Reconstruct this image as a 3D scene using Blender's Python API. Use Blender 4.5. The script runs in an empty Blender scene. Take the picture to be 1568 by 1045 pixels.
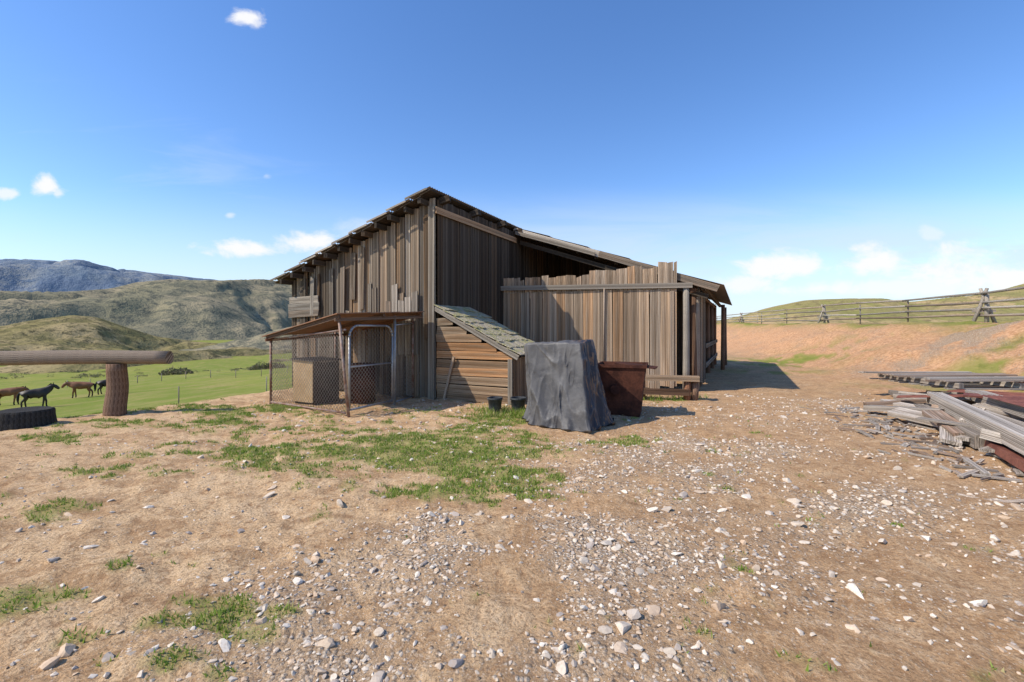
import bpy, math, random
import numpy as np
from mathutils import Vector
random.seed(7); rng=np.random.default_rng(11)
scene=bpy.context.scene
V3=Vector
# ------------------------------------------------------------ numpy noise
def _h(ix,iy,s):
    v=np.sin(ix*127.1+iy*311.7+s*74.7)*43758.5453
    return v-np.floor(v)
def vn(x,y,s=0):
    x=np.asarray(x,float); y=np.asarray(y,float)
    ix=np.floor(x); iy=np.floor(y); fx=x-ix; fy=y-iy
    fx=fx*fx*(3-2*fx); fy=fy*fy*(3-2*fy)
    a=_h(ix,iy,s); b=_h(ix+1,iy,s); c=_h(ix,iy+1,s); d=_h(ix+1,iy+1,s)
    return (a*(1-fx)+b*fx)*(1-fy)+(c*(1-fx)+d*fx)*fy
def fbm(x,y,o=4,s=0):
    r=0;a=.5;t=0
    x=np.asarray(x,float); y=np.asarray(y,float)
    for i in range(o):
        r=r+a*vn(x,y,s+i*3); t+=a; a*=.5; x,y=x*1.6+y*1.2+3.1,y*1.6-x*1.2+1.7
    return r/t
def sst(a,b,x):
    t=np.clip((x-a)/(b-a),0,1); return t*t*(3-2*t)
# ------------------------------------------------------------ terrain
def fenceX(Y): return 20+(Y-19.6)*.25
def base_h(X,Y):
    X=np.asarray(X,float);Y=np.asarray(Y,float)
    e=(X+8.0)*-.894+(Y-7.5)*.447
    ep=np.maximum(e,0)
    low=-6*(1-np.exp(-ep*ep/(ep+1.2)*.16/6*1.35))-6*sst(40,160,ep)
    fx=fenceX(Y); wd=6.5+2.0*sst(9,17,Y)
    k=sst(0,1,(X-(fx-wd))/(wd-1.2))
    up=1.85*k*sst(-12,4,Y)+.012*np.clip(Y-20,0,150)*k
    return low+up
def hfun(X,Y):
    X=np.asarray(X,float);Y=np.asarray(Y,float)
    r=np.hypot(X,Y)
    w=1/(1+(r/25)**2)
    lf=sst(1,-3,X)
    micro=(fbm(X*.8,Y*.8,3,1)-.5)*.10+(fbm(X*4,Y*4,3,5)-.5)*(.05+.04*lf)+(fbm(X*17,Y*17,2,9)-.5)*.02
    fx=fenceX(Y); bank=np.exp(-((X-fx+4)/4.0)**2)*sst(8,14,Y)
    return base_h(X,Y)+micro*w+(fbm(X*.1,Y*.1,3,21)-.5)*.5*sst(14,60,r)+bank*((fbm(X*.7,Y*.35,4,27)-.5)*.7+(fbm(X*2.5,Y*1.5,3,28)-.5)*.25)
def hz(x,y): return float(hfun(np.array([x]),np.array([y]))[0])
ELL=[(-.85,6.2,1.7,1.7,1.5),(-.25,8.2,1.2,.8,1.4),(-3.6,6.2,1.6,.8,1.0),(-5.8,7.7,2.4,.6,1.0),(-5.0,9.0,1.8,.6,1.1),(-4.4,5.2,1.1,.35,.85),
(-2.7,7.3,1.3,.6,1.1),(-1.73,2.75,.32,.35,.7),(-1.45,2.5,.35,.18,.8),(-2.95,2.66,.5,.18,.75),(-4.1,4.07,.35,.2,.55),(-5.8,5.0,.9,.25,.8),
(1.66,6.7,.55,.25,.55),(-2.4,5.3,.7,.35,.8),(-.2,4.5,.9,.45,.7),(-1.5,2.15,.4,.12,.7),(-2.3,3.3,.5,.2,.3),(1.6,9.4,1.0,.5,.6),(3.4,10.2,.8,.4,.6),(-7.2,9.3,1.5,.6,1.0),(-6.8,6.9,.8,.3,.6)]
def gmask(X,Y):
    m=np.full(np.shape(X),-1.)
    for cx,cy,rx,ry,s in ELL:
        m=np.maximum(m,s*(1-((X-cx)/rx)**2-((Y-cy)/ry)**2))
    n1=fbm(X*1.2+Y*.5,Y*2.0,4,31)-.5; n2=fbm(X*6,Y*8,3,37)-.5
    g=np.clip((np.clip(m,-1,1.2)*.75+n1*2.4+n2*2.1-.30)*1.7,0,1)*(m>-1.0)*np.clip((m+1)*3,0,1)
    br=np.exp(-((X+2.6)/3.6)**2-((Y-7.4)/2.0)**2)
    return np.maximum(g,np.clip((br*.8+n2*2.4+n1*1.4-.8)*2,0,.6))
def gravel(X,Y):
    c=np.exp(-((X-.1)/1.3)**2-((Y-3.3)/1.6)**2)*.95
    c2=np.exp(-((X-2.4)/2.4)**2-((Y-4.6)/2.8)**2)*.52
    c3=.16*sst(-3,1,X)+.06
    c4=np.exp(-((X+1.0)/1.0)**2-((Y-2.2)/.8)**2)*.7
    c5=np.exp(-((X-15)/3)**2-((Y-15)/1.5)**2)*1.2
    n=fbm(X*1.3,Y*1.9,4,47)
    d=np.maximum.reduce([c,c2,c3+0*c,c4,c5])
    path=np.exp(-((Y-4.6)/.9)**2)*sst(-.4,-1.4,X)
    return np.clip(d*(n*3.4-1.1),0,1)*(1-.85*path)*(1-.75*gmask(X,Y))
# ------------------------------------------------------------ material helpers
class NT:
    def __init__(s,name,world=False):
        if world:
            s.m=bpy.data.worlds.new(name)
        else: s.m=bpy.data.materials.new(name)
        s.m.use_nodes=True; s.t=s.m.node_tree; s.t.nodes.clear()
    def n(s,typ,**k):
        nd=s.t.nodes.new(typ)
        for a,b in k.items(): setattr(nd,a,b)
        return nd
    def l(s,a,b): s.t.links.new(a,b)
    def put(s,sock,v):
        if isinstance(v,bpy.types.NodeSocket): s.l(v,sock)
        else:
            if sock.type=='RGBA' and isinstance(v,(tuple,list)) and len(v)==3: v=(*v,1)
            sock.default_value=v
    def math(s,op,a,b=0,c=None,clamp=False):
        nd=s.n('ShaderNodeMath',operation=op,use_clamp=clamp)
        s.put(nd.inputs[0],a); s.put(nd.inputs[1],b)
        if c is not None: s.put(nd.inputs[2],c)
        return nd.outputs[0]
    def mix(s,f,a,b,bt='MIX'):
        nd=s.n('ShaderNodeMix',data_type='RGBA',blend_type=bt)
        s.put(nd.inputs[0],f); s.put(nd.inputs[6],a); s.put(nd.inputs[7],b)
        return nd.outputs[2]
    def ramp(s,f,a=0.,b=1.,c=0.,d=1.,smooth=True):
        nd=s.n('ShaderNodeMapRange'); nd.interpolation_type='SMOOTHSTEP' if smooth else 'LINEAR'
        s.put(nd.inputs[0],f)
        for i,v in enumerate((a,b,c,d)): nd.inputs[i+1].default_value=v
        return nd.outputs[0]
    def noise(s,vec,scale,detail=4,rough=.55,dist=0):
        nd=s.n('ShaderNodeTexNoise'); s.l(vec,nd.inputs['Vector'])
        nd.inputs['Scale'].default_value=scale; nd.inputs['Detail'].default_value=detail
        nd.inputs['Roughness'].default_value=rough; nd.inputs['Distortion'].default_value=dist
        return nd.outputs['Fac']
    def vor(s,vec,scale,feature='F1'):
        nd=s.n('ShaderNodeTexVoronoi',feature=feature); s.l(vec,nd.inputs['Vector']); nd.inputs['Scale'].default_value=scale
        return nd
    def map(s,vec,sc=(1,1,1),loc=(0,0,0),rot=(0,0,0)):
        nd=s.n('ShaderNodeMapping'); s.l(vec,nd.inputs[0]); nd.inputs['Scale'].default_value=sc
        nd.inputs['Location'].default_value=loc; nd.inputs['Rotation'].default_value=rot
        return nd.outputs[0]
    def geo(s): return s.n('ShaderNodeNewGeometry').outputs['Position']
    def uv(s): return s.n('ShaderNodeTexCoord').outputs['UV']
    def obj(s): return s.n('ShaderNodeTexCoord').outputs['Object']
    def attr(s,name):
        nd=s.n('ShaderNodeAttribute',attribute_name=name); sp=s.n('ShaderNodeSeparateColor'); s.l(nd.outputs['Color'],sp.inputs[0])
        return list(sp.outputs)+[nd.outputs['Alpha']]
    def finish(s,col,rough=.85,metal=0,bump=None,bs=.4,bd=.02,spec=.3,twosided=False):
        p=s.n('ShaderNodeBsdfPrincipled'); s.put(p.inputs['Base Color'],col); s.put(p.inputs['Roughness'],rough); s.put(p.inputs['Metallic'],metal)
        p.inputs['Specular IOR Level'].default_value=spec
        if bump is not None:
            b=s.n('ShaderNodeBump'); b.inputs['Strength'].default_value=bs; b.inputs['Distance'].default_value=bd
            s.l(bump,b.inputs['Height']); s.l(b.outputs[0],p.inputs['Normal'])
        o=s.n('ShaderNodeOutputMaterial'); s.l(p.outputs[0],o.inputs[0])
        return s.m
def wood(name,a,b,c,dark=.35,sc=1.,bump=.5,lo=.62,hi=.7):
    t=NT(name); uv=t.uv(); r=t.attr('rnd')
    g1=t.noise(t.map(uv,(34*sc,.9*sc,1)),1,6,.7,.3)
    g2=t.noise(t.map(uv,(11*sc,.5*sc,1)),1,5,.65,1.0)
    g3=t.noise(t.map(uv,(3.5,.9,1)),1,5,.65)
    col=t.mix(r[0],a,b)
    col=t.mix(t.ramp(r[1],.62,.95),col,c)
    col=t.mix(t.ramp(g3,.52,.66,0,.65),col,c)
    col=t.mix(t.ramp(g3,.5,.36,0,.75),col,b)
    col=t.mix(t.ramp(g2,.49,.58,0,.85),col,(a[0]*.34,a[1]*.32,a[2]*.30))
    dk=t.ramp(g1,.42,.58,dark,1.25)
    br=t.math('MULTIPLY',dk,t.math('MULTIPLY_ADD',r[2],hi,lo))
    cc=t.n('ShaderNodeCombineColor'); [t.l(br,cc.inputs[i]) for i in range(3)]
    col=t.mix(1.,col,cc.outputs[0],'MULTIPLY')
    kn=t.vor(t.map(uv,(5,1.1,1)),1); k=t.ramp(kn.outputs['Distance'],.04,.1,.75,0)
    col=t.mix(k,col,(.06,.035,.02))
    return t.finish(col,.9,0,g1,bump,.006,.12)
M={}
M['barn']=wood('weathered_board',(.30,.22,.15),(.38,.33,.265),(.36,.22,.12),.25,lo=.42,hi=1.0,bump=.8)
M['barnD']=wood('weathered_board_shaded',(.10,.078,.058),(.125,.103,.082),(.145,.095,.058),.3)  # barn board with shade put into its colour, for unlit walls and roof timbers
M['panel']=wood('tan_board',(.47,.325,.205),(.49,.395,.30),(.50,.30,.165),.42,lo=.68,hi=.55,bump=.7)  # tan board colour, paler than the barn front
M['grey']=wood('grey_board',(.42,.36,.29),(.48,.43,.36),(.40,.28,.19),.45)
M['orange']=wood('orange_board',(.50,.305,.17),(.45,.345,.235),(.52,.265,.12),.38,lo=.58)
M['log']=wood('log_bark',(.25,.145,.09),(.30,.20,.14),(.29,.13,.07),.3,.7)
M['rail']=wood('weathered_log',(.34,.245,.17),(.38,.30,.225),(.33,.185,.11),.32,.6,.8)
M['char']=wood('dark_stump_wood',(.055,.05,.045),(.085,.078,.07),(.06,.045,.035),.4,.7,.8)
M['pile']=wood('old_lumber',(.44,.37,.30),(.54,.475,.40),(.35,.225,.15),.45)
def simple(name,ca,cb,sc=6,rough=.8,metal=0,bs=.3,detail=5,bd=.01,spec=.3,lo=.35,hi=.65,fine=30):
    t=NT(name); p=t.obj(); n=t.noise(p,sc,detail,.6); n2=t.noise(p,fine,3,.6)
    col=t.mix(t.ramp(n,lo,hi),ca,cb)
    col=t.mix(t.ramp(n2,.35,.65,0,.35),col,tuple(x*.55 for x in ca))
    return t.finish(col,rough,metal,n2,bs,bd,spec)
M['rust']=simple('rusted_steel',(.055,.024,.018),(.12,.047,.03),5,.8,.1,spec=.1)
M['redmetal']=simple('red_brown_sheet',(.15,.05,.035),(.26,.10,.065),5,.7,.1)
M['galv']=simple('galvanised_steel',(.32,.32,.33),(.42,.41,.40),8,.5,.6,.1)
M['pipe']=simple('rusty_pipe',(.24,.12,.075),(.34,.27,.23),9,.65,.2,.1)
M['wire']=simple('fence_wire',(.24,.20,.17),(.32,.28,.24),8,.6,.3,.0)
M['pail']=simple('dark_plastic',(.05,.055,.06),(.09,.09,.09),12,.6)
M['ply']=simple('plywood',(.50,.33,.17),(.58,.41,.24),4,.8)
M['roofply']=simple('weathered_plywood',(.32,.16,.09),(.24,.145,.095),5,.85)
M['dark']=simple('dark_box',(.06,.05,.045),(.10,.075,.06),5,.8)
M['green']=simple('green_hose',(.03,.20,.09),(.04,.24,.12),5,.5)
def corr():
    t=NT('corrugated_iron'); p=t.uv(); n=t.noise(p,2.0,5,.65); n2=t.noise(p,12,4,.6)
    col=t.mix(t.ramp(n,.4,.62),(.33,.29,.24),(.22,.14,.09)); col=t.mix(t.ramp(n2,.4,.7,0,.5),col,(.40,.37,.33))
    return t.finish(col,.75,.1,n2,.1,.01)
M['corr']=corr()
def moss():
    t=NT('mossy_shingle'); uv=t.uv(); r=t.attr('rnd'); p=t.geo()
    g=t.noise(t.map(uv,(30,3,1)),1,5,.6); n=t.noise(p,5,6,.7); n3=t.noise(p,24,3,.6)
    col=t.mix(r[0],(.50,.43,.31),(.40,.34,.25)); col=t.mix(t.ramp(g,.35,.65,0,.5),col,(.26,.21,.15))
    col=t.mix(t.ramp(n,.46,.58,0,.75),col,(.30,.28,.11)); col=t.mix(t.ramp(n3,.54,.66,0,.75),col,(.60,.53,.38))
    return t.finish(col,.95,0,n3,.9,.03,.1)
M['moss']=moss()
def stone():
    t=NT('stone'); r=t.attr('rnd'); p=t.geo(); n=t.noise(p,60,4,.6)
    col=t.mix(r[0],(.54,.44,.33),(.74,.66,.55)); col=t.mix(t.ramp(r[1],.80,.94),col,(.40,.34,.29)); col=t.mix(t.ramp(r[1],.0,.42,.85,0),col,(.55,.38,.24))
    col=t.mix(t.ramp(n,.4,.7,0,.4),col,(.42,.30,.20))
    return t.finish(col,.95,0,n,.4,.005,.1)
M['stone']=stone()
def grassm(name,a,b,c):
    t=NT(name); r=t.attr('rnd'); col=t.mix(r[0],a,b); col=t.mix(t.ramp(r[1],.62,.88),col,c)
    p=t.n('ShaderNodeBsdfPrincipled'); t.put(p.inputs['Base Color'],col); p.inputs['Roughness'].default_value=.6; p.inputs['Specular IOR Level'].default_value=.2
    tr=t.n('ShaderNodeBsdfTranslucent'); t.put(tr.inputs[0],col); mx=t.n('ShaderNodeMixShader'); mx.inputs[0].default_value=.35
    t.l(p.outputs[0],mx.inputs[1]); t.l(tr.outputs[0],mx.inputs[2]); o=t.n('ShaderNodeOutputMaterial'); t.l(mx.outputs[0],o.inputs[0]); return t.m
M['grass']=grassm('grass_blade',(.15,.25,.03),(.29,.38,.065),(.50,.42,.19))
M['leaf']=grassm('scrub_leaf',(.09,.10,.045),(.15,.15,.08),(.20,.16,.10))
def groundm():
    t=NT('dirt_ground'); p=t.geo(); a=t.attr('mask')
    nL=t.noise(p,.35,4,.55); nM=t.noise(t.map(p,(1,1.5,1)),1.5,6,.62,.5); nF=t.noise(p,9,7,.72); nX=t.noise(p,48,5,.75)
    sx=t.n('ShaderNodeSeparateXYZ'); t.l(p,sx.inputs[0])
    lr=t.ramp(t.math('MULTIPLY_ADD',t.math('SUBTRACT',nL,.5),5,sx.outputs[0]),-2.5,2.0)
    col=t.mix(lr,(.70,.475,.265),(.56,.35,.185))
    col=t.mix(t.ramp(nL,.5,.65,0,.5),col,(.61,.36,.18))
    col=t.mix(t.ramp(nM,.46,.60,0,.75),col,(.44,.26,.13))
    col=t.mix(t.ramp(nM,.43,.34,0,.55),col,(.73,.52,.31))
    col=t.mix(t.ramp(nF,.52,.66,0,.55),col,(.77,.56,.35))
    col=t.mix(t.ramp(nF,.49,.37,0,.75),col,(.34,.19,.095))
    col=t.mix(t.ramp(nX,.50,.40,0,.75),col,(.30,.175,.09))
    col=t.mix(t.ramp(nX,.58,.66,0,.6),col,(.80,.62,.42))
    col=t.mix(t.math('MULTIPLY',a[3],.8),col,t.mix(t.ramp(nF,.35,.65),(.38,.19,.09),(.68,.38,.205)))
    col=t.mix(t.ramp(a[1],.15,.8,0,.45),col,t.mix(nF,(.40,.27,.165),(.56,.42,.28)))
    v1=t.vor(p,38); v2=t.vor(p,85)
    s1=t.n('ShaderNodeSeparateColor'); t.l(v1.outputs['Color'],s1.inputs[0])
    s2=t.n('ShaderNodeSeparateColor'); t.l(v2.outputs['Color'],s2.inputs[0])
    peb=t.mix(s1.outputs[0],(.45,.33,.22),(.74,.64,.51)); peb=t.mix(t.ramp(v1.outputs['Distance'],.35,.6,0,.85),peb,(.28,.175,.10))
    peb2=t.mix(s2.outputs[0],(.47,.33,.21),(.74,.61,.47)); peb2=t.mix(t.ramp(v2.outputs['Distance'],.35,.6,0,.85),peb2,(.30,.19,.105))
    f1=t.math('GREATER_THAN',a[1],t.math('MULTIPLY_ADD',s1.outputs[1],1.2,.12))
    f2=t.math('GREATER_THAN',t.math('ADD',a[1],t.math('MULTIPLY',nM,.25)),t.math('MULTIPLY_ADD',s2.outputs[1],1.2,.08))
    col=t.mix(t.math('MULTIPLY',f2,.55),col,peb2); col=t.mix(t.math('MULTIPLY',f1,.7),col,peb)
    gcol=t.mix(nF,(.17,.22,.04),(.36,.34,.11))
    gf=t.math('MULTIPLY',a[0],t.ramp(nX,.38,.58,.3,.85)); col=t.mix(gf,col,gcol)
    fL=t.noise(p,.05,5,.6); fM=t.noise(t.map(p,(1,.35,1)),.5,6,.7); fN=t.noise(p,3,5,.7)
    fc=t.mix(t.ramp(fL,.35,.65),(.16,.21,.03),(.225,.25,.045)); fc=t.mix(t.ramp(fM,.45,.66,0,.75),fc,(.33,.27,.10)); fc=t.mix(t.ramp(fN,.5,.68,0,.6),fc,(.11,.15,.025))
    col=t.mix(a[2],col,fc)
    hb=t.math('MULTIPLY_ADD',nX,.4,nF)
    hb=t.math('SUBTRACT',hb,t.math('MULTIPLY',t.math('MULTIPLY',f1,v1.outputs['Distance']),.7))
    return t.finish(col,.95,0,hb,.9,.05,.05)
M['ground']=groundm()
def hillm(name,a,b,c,d,s,sd,st=1.):
    t=NT(name); p=t.geo(); n=t.noise(p,s,7,.62); n2=t.noise(p,s*9,5,.7); n4=t.noise(t.map(p,(1,.4,1)),s*4,6,.7,1.2); n3=t.noise(p,sd,4,.8)
    col=t.mix(t.ramp(n,.40,.58),a,b); col=t.mix(t.ramp(n4,.48,.58,0,.85*st),col,c); col=t.mix(t.ramp(n2,.52,.62,0,.75*st),col,c); col=t.mix(t.ramp(n3,.50,.60,0,.9*st),col,d)
    return t.finish(col,1,0,n3,.6,1.0/sd*.5,.0)
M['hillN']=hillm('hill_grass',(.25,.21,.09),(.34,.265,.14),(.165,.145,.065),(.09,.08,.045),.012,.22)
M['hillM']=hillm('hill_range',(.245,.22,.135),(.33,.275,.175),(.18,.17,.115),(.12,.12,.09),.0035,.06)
M['hillF']=hillm('hazed_mountain_rock',(.19,.23,.27),(.27,.28,.275),(.15,.19,.25),(.12,.165,.225),.0012,.015)  # distance haze painted into the rock colour as a bluish tint
M['hillR']=hillm('right_hill',(.29,.25,.10),(.45,.32,.17),(.24,.23,.075),(.20,.16,.08),.03,.5)
# ------------------------------------------------------------ mesh helpers
def link(o,parent=None):
    scene.collection.objects.link(o)
    if parent: o.parent=parent
    return o
def empty(name,loc=(0,0,0)):
    o=bpy.data.objects.new(name,None); o.location=(0,0,0); return link(o)
def arr_mesh(name,V,F,mat,cols=None,uvs=None,smooth=False,parent=None,attr='rnd'):
    V=np.asarray(V,np.float32);F=np.asarray(F,np.int32); me=bpy.data.meshes.new(name)
    k=F.shape[1]; me.vertices.add(len(V)); me.vertices.foreach_set('co',V.ravel())
    me.loops.add(F.size); me.loops.foreach_set('vertex_index',F.ravel())
    me.polygons.add(len(F)); me.polygons.foreach_set('loop_start',np.arange(0,F.size,k,dtype=np.int32)); me.polygons.foreach_set('loop_total',np.full(len(F),k,np.int32))
    me.update(calc_edges=True)
    if cols is not None:
        a=me.attributes.new(attr,'FLOAT_COLOR','POINT'); c=np.ones((len(V),4),np.float32); c[:,:cols.shape[1]]=cols; a.data.foreach_set('color',c.ravel())
    me.polygons.foreach_set('use_smooth',np.full(len(F),smooth))
    me.materials.append(mat); me.validate()
    return link(bpy.data.objects.new(name,me),parent)
def nrm(v): v=V3(v); return v.normalized()
class MB:
    def __init__(s): s.V=[];s.F=[];s.U=[];s.C=[];s.S=[]
    def face(s,idx,uv,c,sm=False): s.F.append(idx);s.U.append(uv);s.C.append(c);s.S.append(sm)
    def plank(s,p0,p1,w,t,n,skew=.0,col=None,taper=1.):
        p0=V3(p0);p1=V3(p1);a=p1-p0;L=a.length;a.normalize();n=V3(n);n=(n-a*n.dot(a)).normalized();b=a.cross(n)
        c=col or (random.random(),random.random(),random.random()); o=len(s.V); ou=random.uniform(0,50);ov=random.uniform(0,50)
        k=[random.uniform(-skew,skew) for _ in range(4)]
        cs=[]
        for e,(q,ww) in enumerate(((0,w),(L,w*taper))):
            for j,(sb,sn) in enumerate(((-1,-1),(1,-1),(1,1),(-1,1))):
                q2=q+(k[(0 if sb<0 else 1)+2*e])
                cs.append((q2,sb*ww/2,sn*t/2)); s.V.append(p0+a*q2+b*(sb*ww/2)+n*(sn*t/2))
        for fi,f in enumerate(((0,1,5,4),(1,2,6,5),(2,3,7,6),(3,0,4,7),(3,2,1,0),(4,5,6,7))):
            if fi<4: s.face([o+i for i in f],[(ou+cs[i][1]+cs[i][2],ov+cs[i][0]) for i in f],c)
            else: s.face([o+i for i in f],[(ou+cs[i][1]*.15,ov+cs[i][2]*2) for i in f],(c[0],c[1],c[2]*.5))
    def cyl(s,p0,p1,r0,r1,seg=12,rows=1,wob=0,col=None):
        p0=V3(p0);p1=V3(p1);a=p1-p0;L=a.length;a.normalize();n=a.orthogonal().normalized();b=a.cross(n)
        c=col or (random.random(),random.random(),random.random()); o=len(s.V); ou=random.uniform(0,50);ov=random.uniform(0,50); ph=random.uniform(0,9)
        for i in range(rows+1):
            f=i/rows; r=r0+(r1-r0)*f; off=n*math.sin(f*7+ph)*wob+b*math.cos(f*5+ph)*wob
            for j in range(seg):
                t=2*math.pi*j/seg; rr=r*(1+wob*1.5*math.sin(3*t+f*4+ph))
                s.V.append(p0+a*(L*f)+off+n*math.cos(t)*rr+b*math.sin(t)*rr)
        for i in range(rows):
            for j in range(seg):
                j2=(j+1)%seg; u0=ou+j/seg*2*math.pi*r0;u1=ou+(j+1)/seg*2*math.pi*r0; v0=ov+L*i/rows;v1=ov+L*(i+1)/rows
                s.face([o+i*seg+j,o+i*seg+j2,o+(i+1)*seg+j2,o+(i+1)*seg+j],[(u0,v0),(u1,v0),(u1,v1),(u0,v1)],c,True)
        for i,rv in ((0,True),(rows,False)):
            idx=[o+i*seg+j for j in range(seg)]
            if rv: idx=idx[::-1]
            s.face(idx,[(ou+.1*math.cos(j),ov+.1*math.sin(j)) for j in range(seg)],c)
    def build(s,name,mat,parent=None):
        me=bpy.data.meshes.new(name); me.from_pydata([tuple(v) for v in s.V],[],s.F)
        u=me.uv_layers.new(name='UVMap'); ca=me.color_attributes.new('rnd','FLOAT_COLOR','CORNER')
        uvs=[c for f in s.U for uv in f for c in uv]; u.data.foreach_set('uv',uvs)
        cc=[x for f,c in zip(s.F,s.C) for _ in f for x in (c[0],c[1],c[2],1)]; ca.data.foreach_set('color',cc)
        me.polygons.foreach_set('use_smooth',s.S); me.materials.append(mat); me.update()
        return link(bpy.data.objects.new(name,me),parent)
# ------------------------------------------------------------ GROUND
ang=np.concatenate([np.arange(-62,62,.25),np.arange(62,298,4)])
ang=np.radians(ang); rad=np.geomspace(.7,9000,470)
A,R=np.meshgrid(ang,rad); X=np.sin(A)*R; Y=np.cos(A)*R; Z=hfun(X,Y)
n=len(ang); m=len(rad)
Vg=np.stack([X.ravel(),Y.ravel(),Z.ravel()],1)
i,j=np.meshgrid(np.arange(m-1),np.arange(n),indexing='ij'); j2=(j+1)%n
F=np.stack([i*n+j,i*n+j2,(i+1)*n+j2,(i+1)*n+j],-1).reshape(-1,4)[:, ::-1]
xs,ys=Vg[:,0],Vg[:,1]
e=(xs+8.0)*-.894+(ys-7.5)*.447
field=sst(.3,2.2,e+(fbm(xs*.8,ys*.8,3,61)-.5)*3)*.95
fx=fenceX(ys)
nn=fbm(xs*.5,ys*.5,4,71); nb=fbm(xs*1.5,ys*1.5,4,75)
fr=np.exp(-((xs-fx+.7)/1.6)**2)*(ys>8)*sst(.32,.46,nn*.6+nb*.4)*1.3
fr=np.maximum(fr,np.clip(1.8*np.exp(-((xs-14)/3)**2-((ys-12.0)/1.5)**2)*sst(.42,.54,nb*.6+nn*.4),0,1))
fr=np.maximum(fr,np.clip(1.3*np.exp(-((xs-13)/3)**2-((ys-22)/3)**2)*sst(.48,.58,nb),0,1))
fr=np.maximum(fr,np.clip(.8*np.exp(-((xs-10)/2)**2-((ys-17.5)/1.2)**2)*sst(.5,.58,nb),0,1))
fr=np.maximum(fr,sst(3,14,xs-fx)*.6*(ys>0))
field=np.maximum(field,np.clip(fr,0,1)*.9)
bankm=sst(-10,-6,xs-fx)*sst(6,11,ys)
mask=np.stack([gmask(xs,ys),gravel(xs,ys),field,bankm],1)
arr_mesh('ground',Vg,F,M['ground'],mask,smooth=True,attr='mask')
# ------------------------------------------------------------ HILLS
def hill(name,pts,rr,r0,zb,mat,amp,ns,na=420,nf=70,back=1.35,seed=0,pw=1.,crest=.06):
    px=np.array([p[0] for p in pts],float); py=np.array([p[1] for p in pts],float)
    u=np.linspace((px[0]-784)/700,(px[-1]-784)/700,na); ridge=np.interp(u,(px-784)/700,(505-py)/700)
    k=np.ones(5)/5; rp=np.pad(ridge,2,mode='edge'); ridge=np.convolve(rp,k,'valid')
    f=np.linspace(0,back,nf); Fm,U=np.meshgrid(f,u,indexing='ij')
    rd=rr*(1+.15*np.sin(U*3+seed)); r=r0+(rd-r0)*Fm; zr=1.6+ridge[None,:]*rd
    prof=np.where(Fm<=1,np.sin(np.clip(Fm,0,1)*math.pi/2)**(1.15*pw),1-((Fm-1)/(back-1))**2*.6)
    X=U*r; Y=r; z=zb+(zr-zb)*prof
    wx=X+ns*.5*(fbm(X/ns,Y/ns,3,seed+40)-.5)
    q=fbm(wx/ns,Y/ns*.45,6,seed+3)*2-1; rg=1-np.sqrt(q*q+.003)*2
    w=np.sin(np.clip(Fm,0,1)*math.pi)**.7
    z=z+amp*(rg-.62)*(w+crest)
    V=np.stack([X.ravel(),Y.ravel(),z.ravel()],1)
    i,j=np.meshgrid(np.arange(nf-1),np.arange(na-1),indexing='ij')
    F=np.stack([i*na+j,i*na+j+1,(i+1)*na+j+1,(i+1)*na+j],-1).reshape(-1,4)
    return arr_mesh(name,V,F,mat,smooth=True)
hill('foothill',[(-1500,470),(-600,480),(-200,495),(0,499),(50,492),(110,487),(150,491),(190,504),(240,518),(300,525),(360,530),(430,535),(700,546)],330,135,-13.5,M['hillN'],13,60,na=600,nf=130,seed=4)
hill('hill',[(-1800,450),(-600,455),(0,466),(100,468),(170,464),(210,455),(260,450),(330,452),(400,450),(460,455),(600,470),(800,500),(900,560)],1500,230,-15,M['hillM'],105,330,na=800,nf=180,seed=9,pw=1.2,crest=.03)
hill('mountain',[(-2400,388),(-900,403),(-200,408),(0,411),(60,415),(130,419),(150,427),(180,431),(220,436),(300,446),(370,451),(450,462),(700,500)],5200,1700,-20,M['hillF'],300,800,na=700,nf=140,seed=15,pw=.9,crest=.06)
hill('grassy_hill',[(700,497),(1000,496),(1100,492),(1130,486),(1180,474),(1230,464),(1290,461),(1350,460),(1395,466),(1430,462),(1480,453),(1540,444),(1600,432),(1900,412),(2600,395)],170,85,1.5,M['hillR'],2.6,35,seed=2)
# ------------------------------------------------------------ BARN
u_=V3((.893,-.449,0)); v_=V3((.449,.893,0)); C0=V3((-1.74,10.5,0))
def B(s,t,z=0): return C0+u_*s+v_*t+V3((0,0,z))
barn=empty('wooden_barn')
def boards(mb,P0,P1,zb,zt,nrmv,w=(.14,.26),th=.025,skew=.02,skip=0,gap=.008,jit=.012,bj=.06,tj=0.):
    P0=V3(P0);P1=V3(P1);L=(P1-P0).length;d=(P1-P0)/L;x=0;nv=nrm(nrmv)
    while x<L-.03:
        ww=min(random.uniform(*w),L-x)
        if random.random()>=skip:
            f=(x+ww/2)/L; p=P0+d*(x+ww/2)+nv*random.uniform(-jit,jit)
            b=zb(f) if callable(zb) else zb; t=zt(f) if callable(zt) else zt
            lean=random.uniform(-.02,.02)
            mb.plank(p+V3((0,0,b+random.uniform(-bj,bj))),p+d*lean+V3((0,0,t-random.random()**3*tj)),max(.03,ww-gap*random.uniform(.4,2.6)),th,nv+d*random.uniform(-.05,.05),skew)
        x+=ww
nF=-v_; nR=u_
mb=MB(); boards(mb,B(-4.87,0),B(0,0),lambda f:.0,lambda f:2.94+f*1.70,nF,skew=.03,w=(.10,.26),jit=.02,gap=.011,tj=.03)
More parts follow.
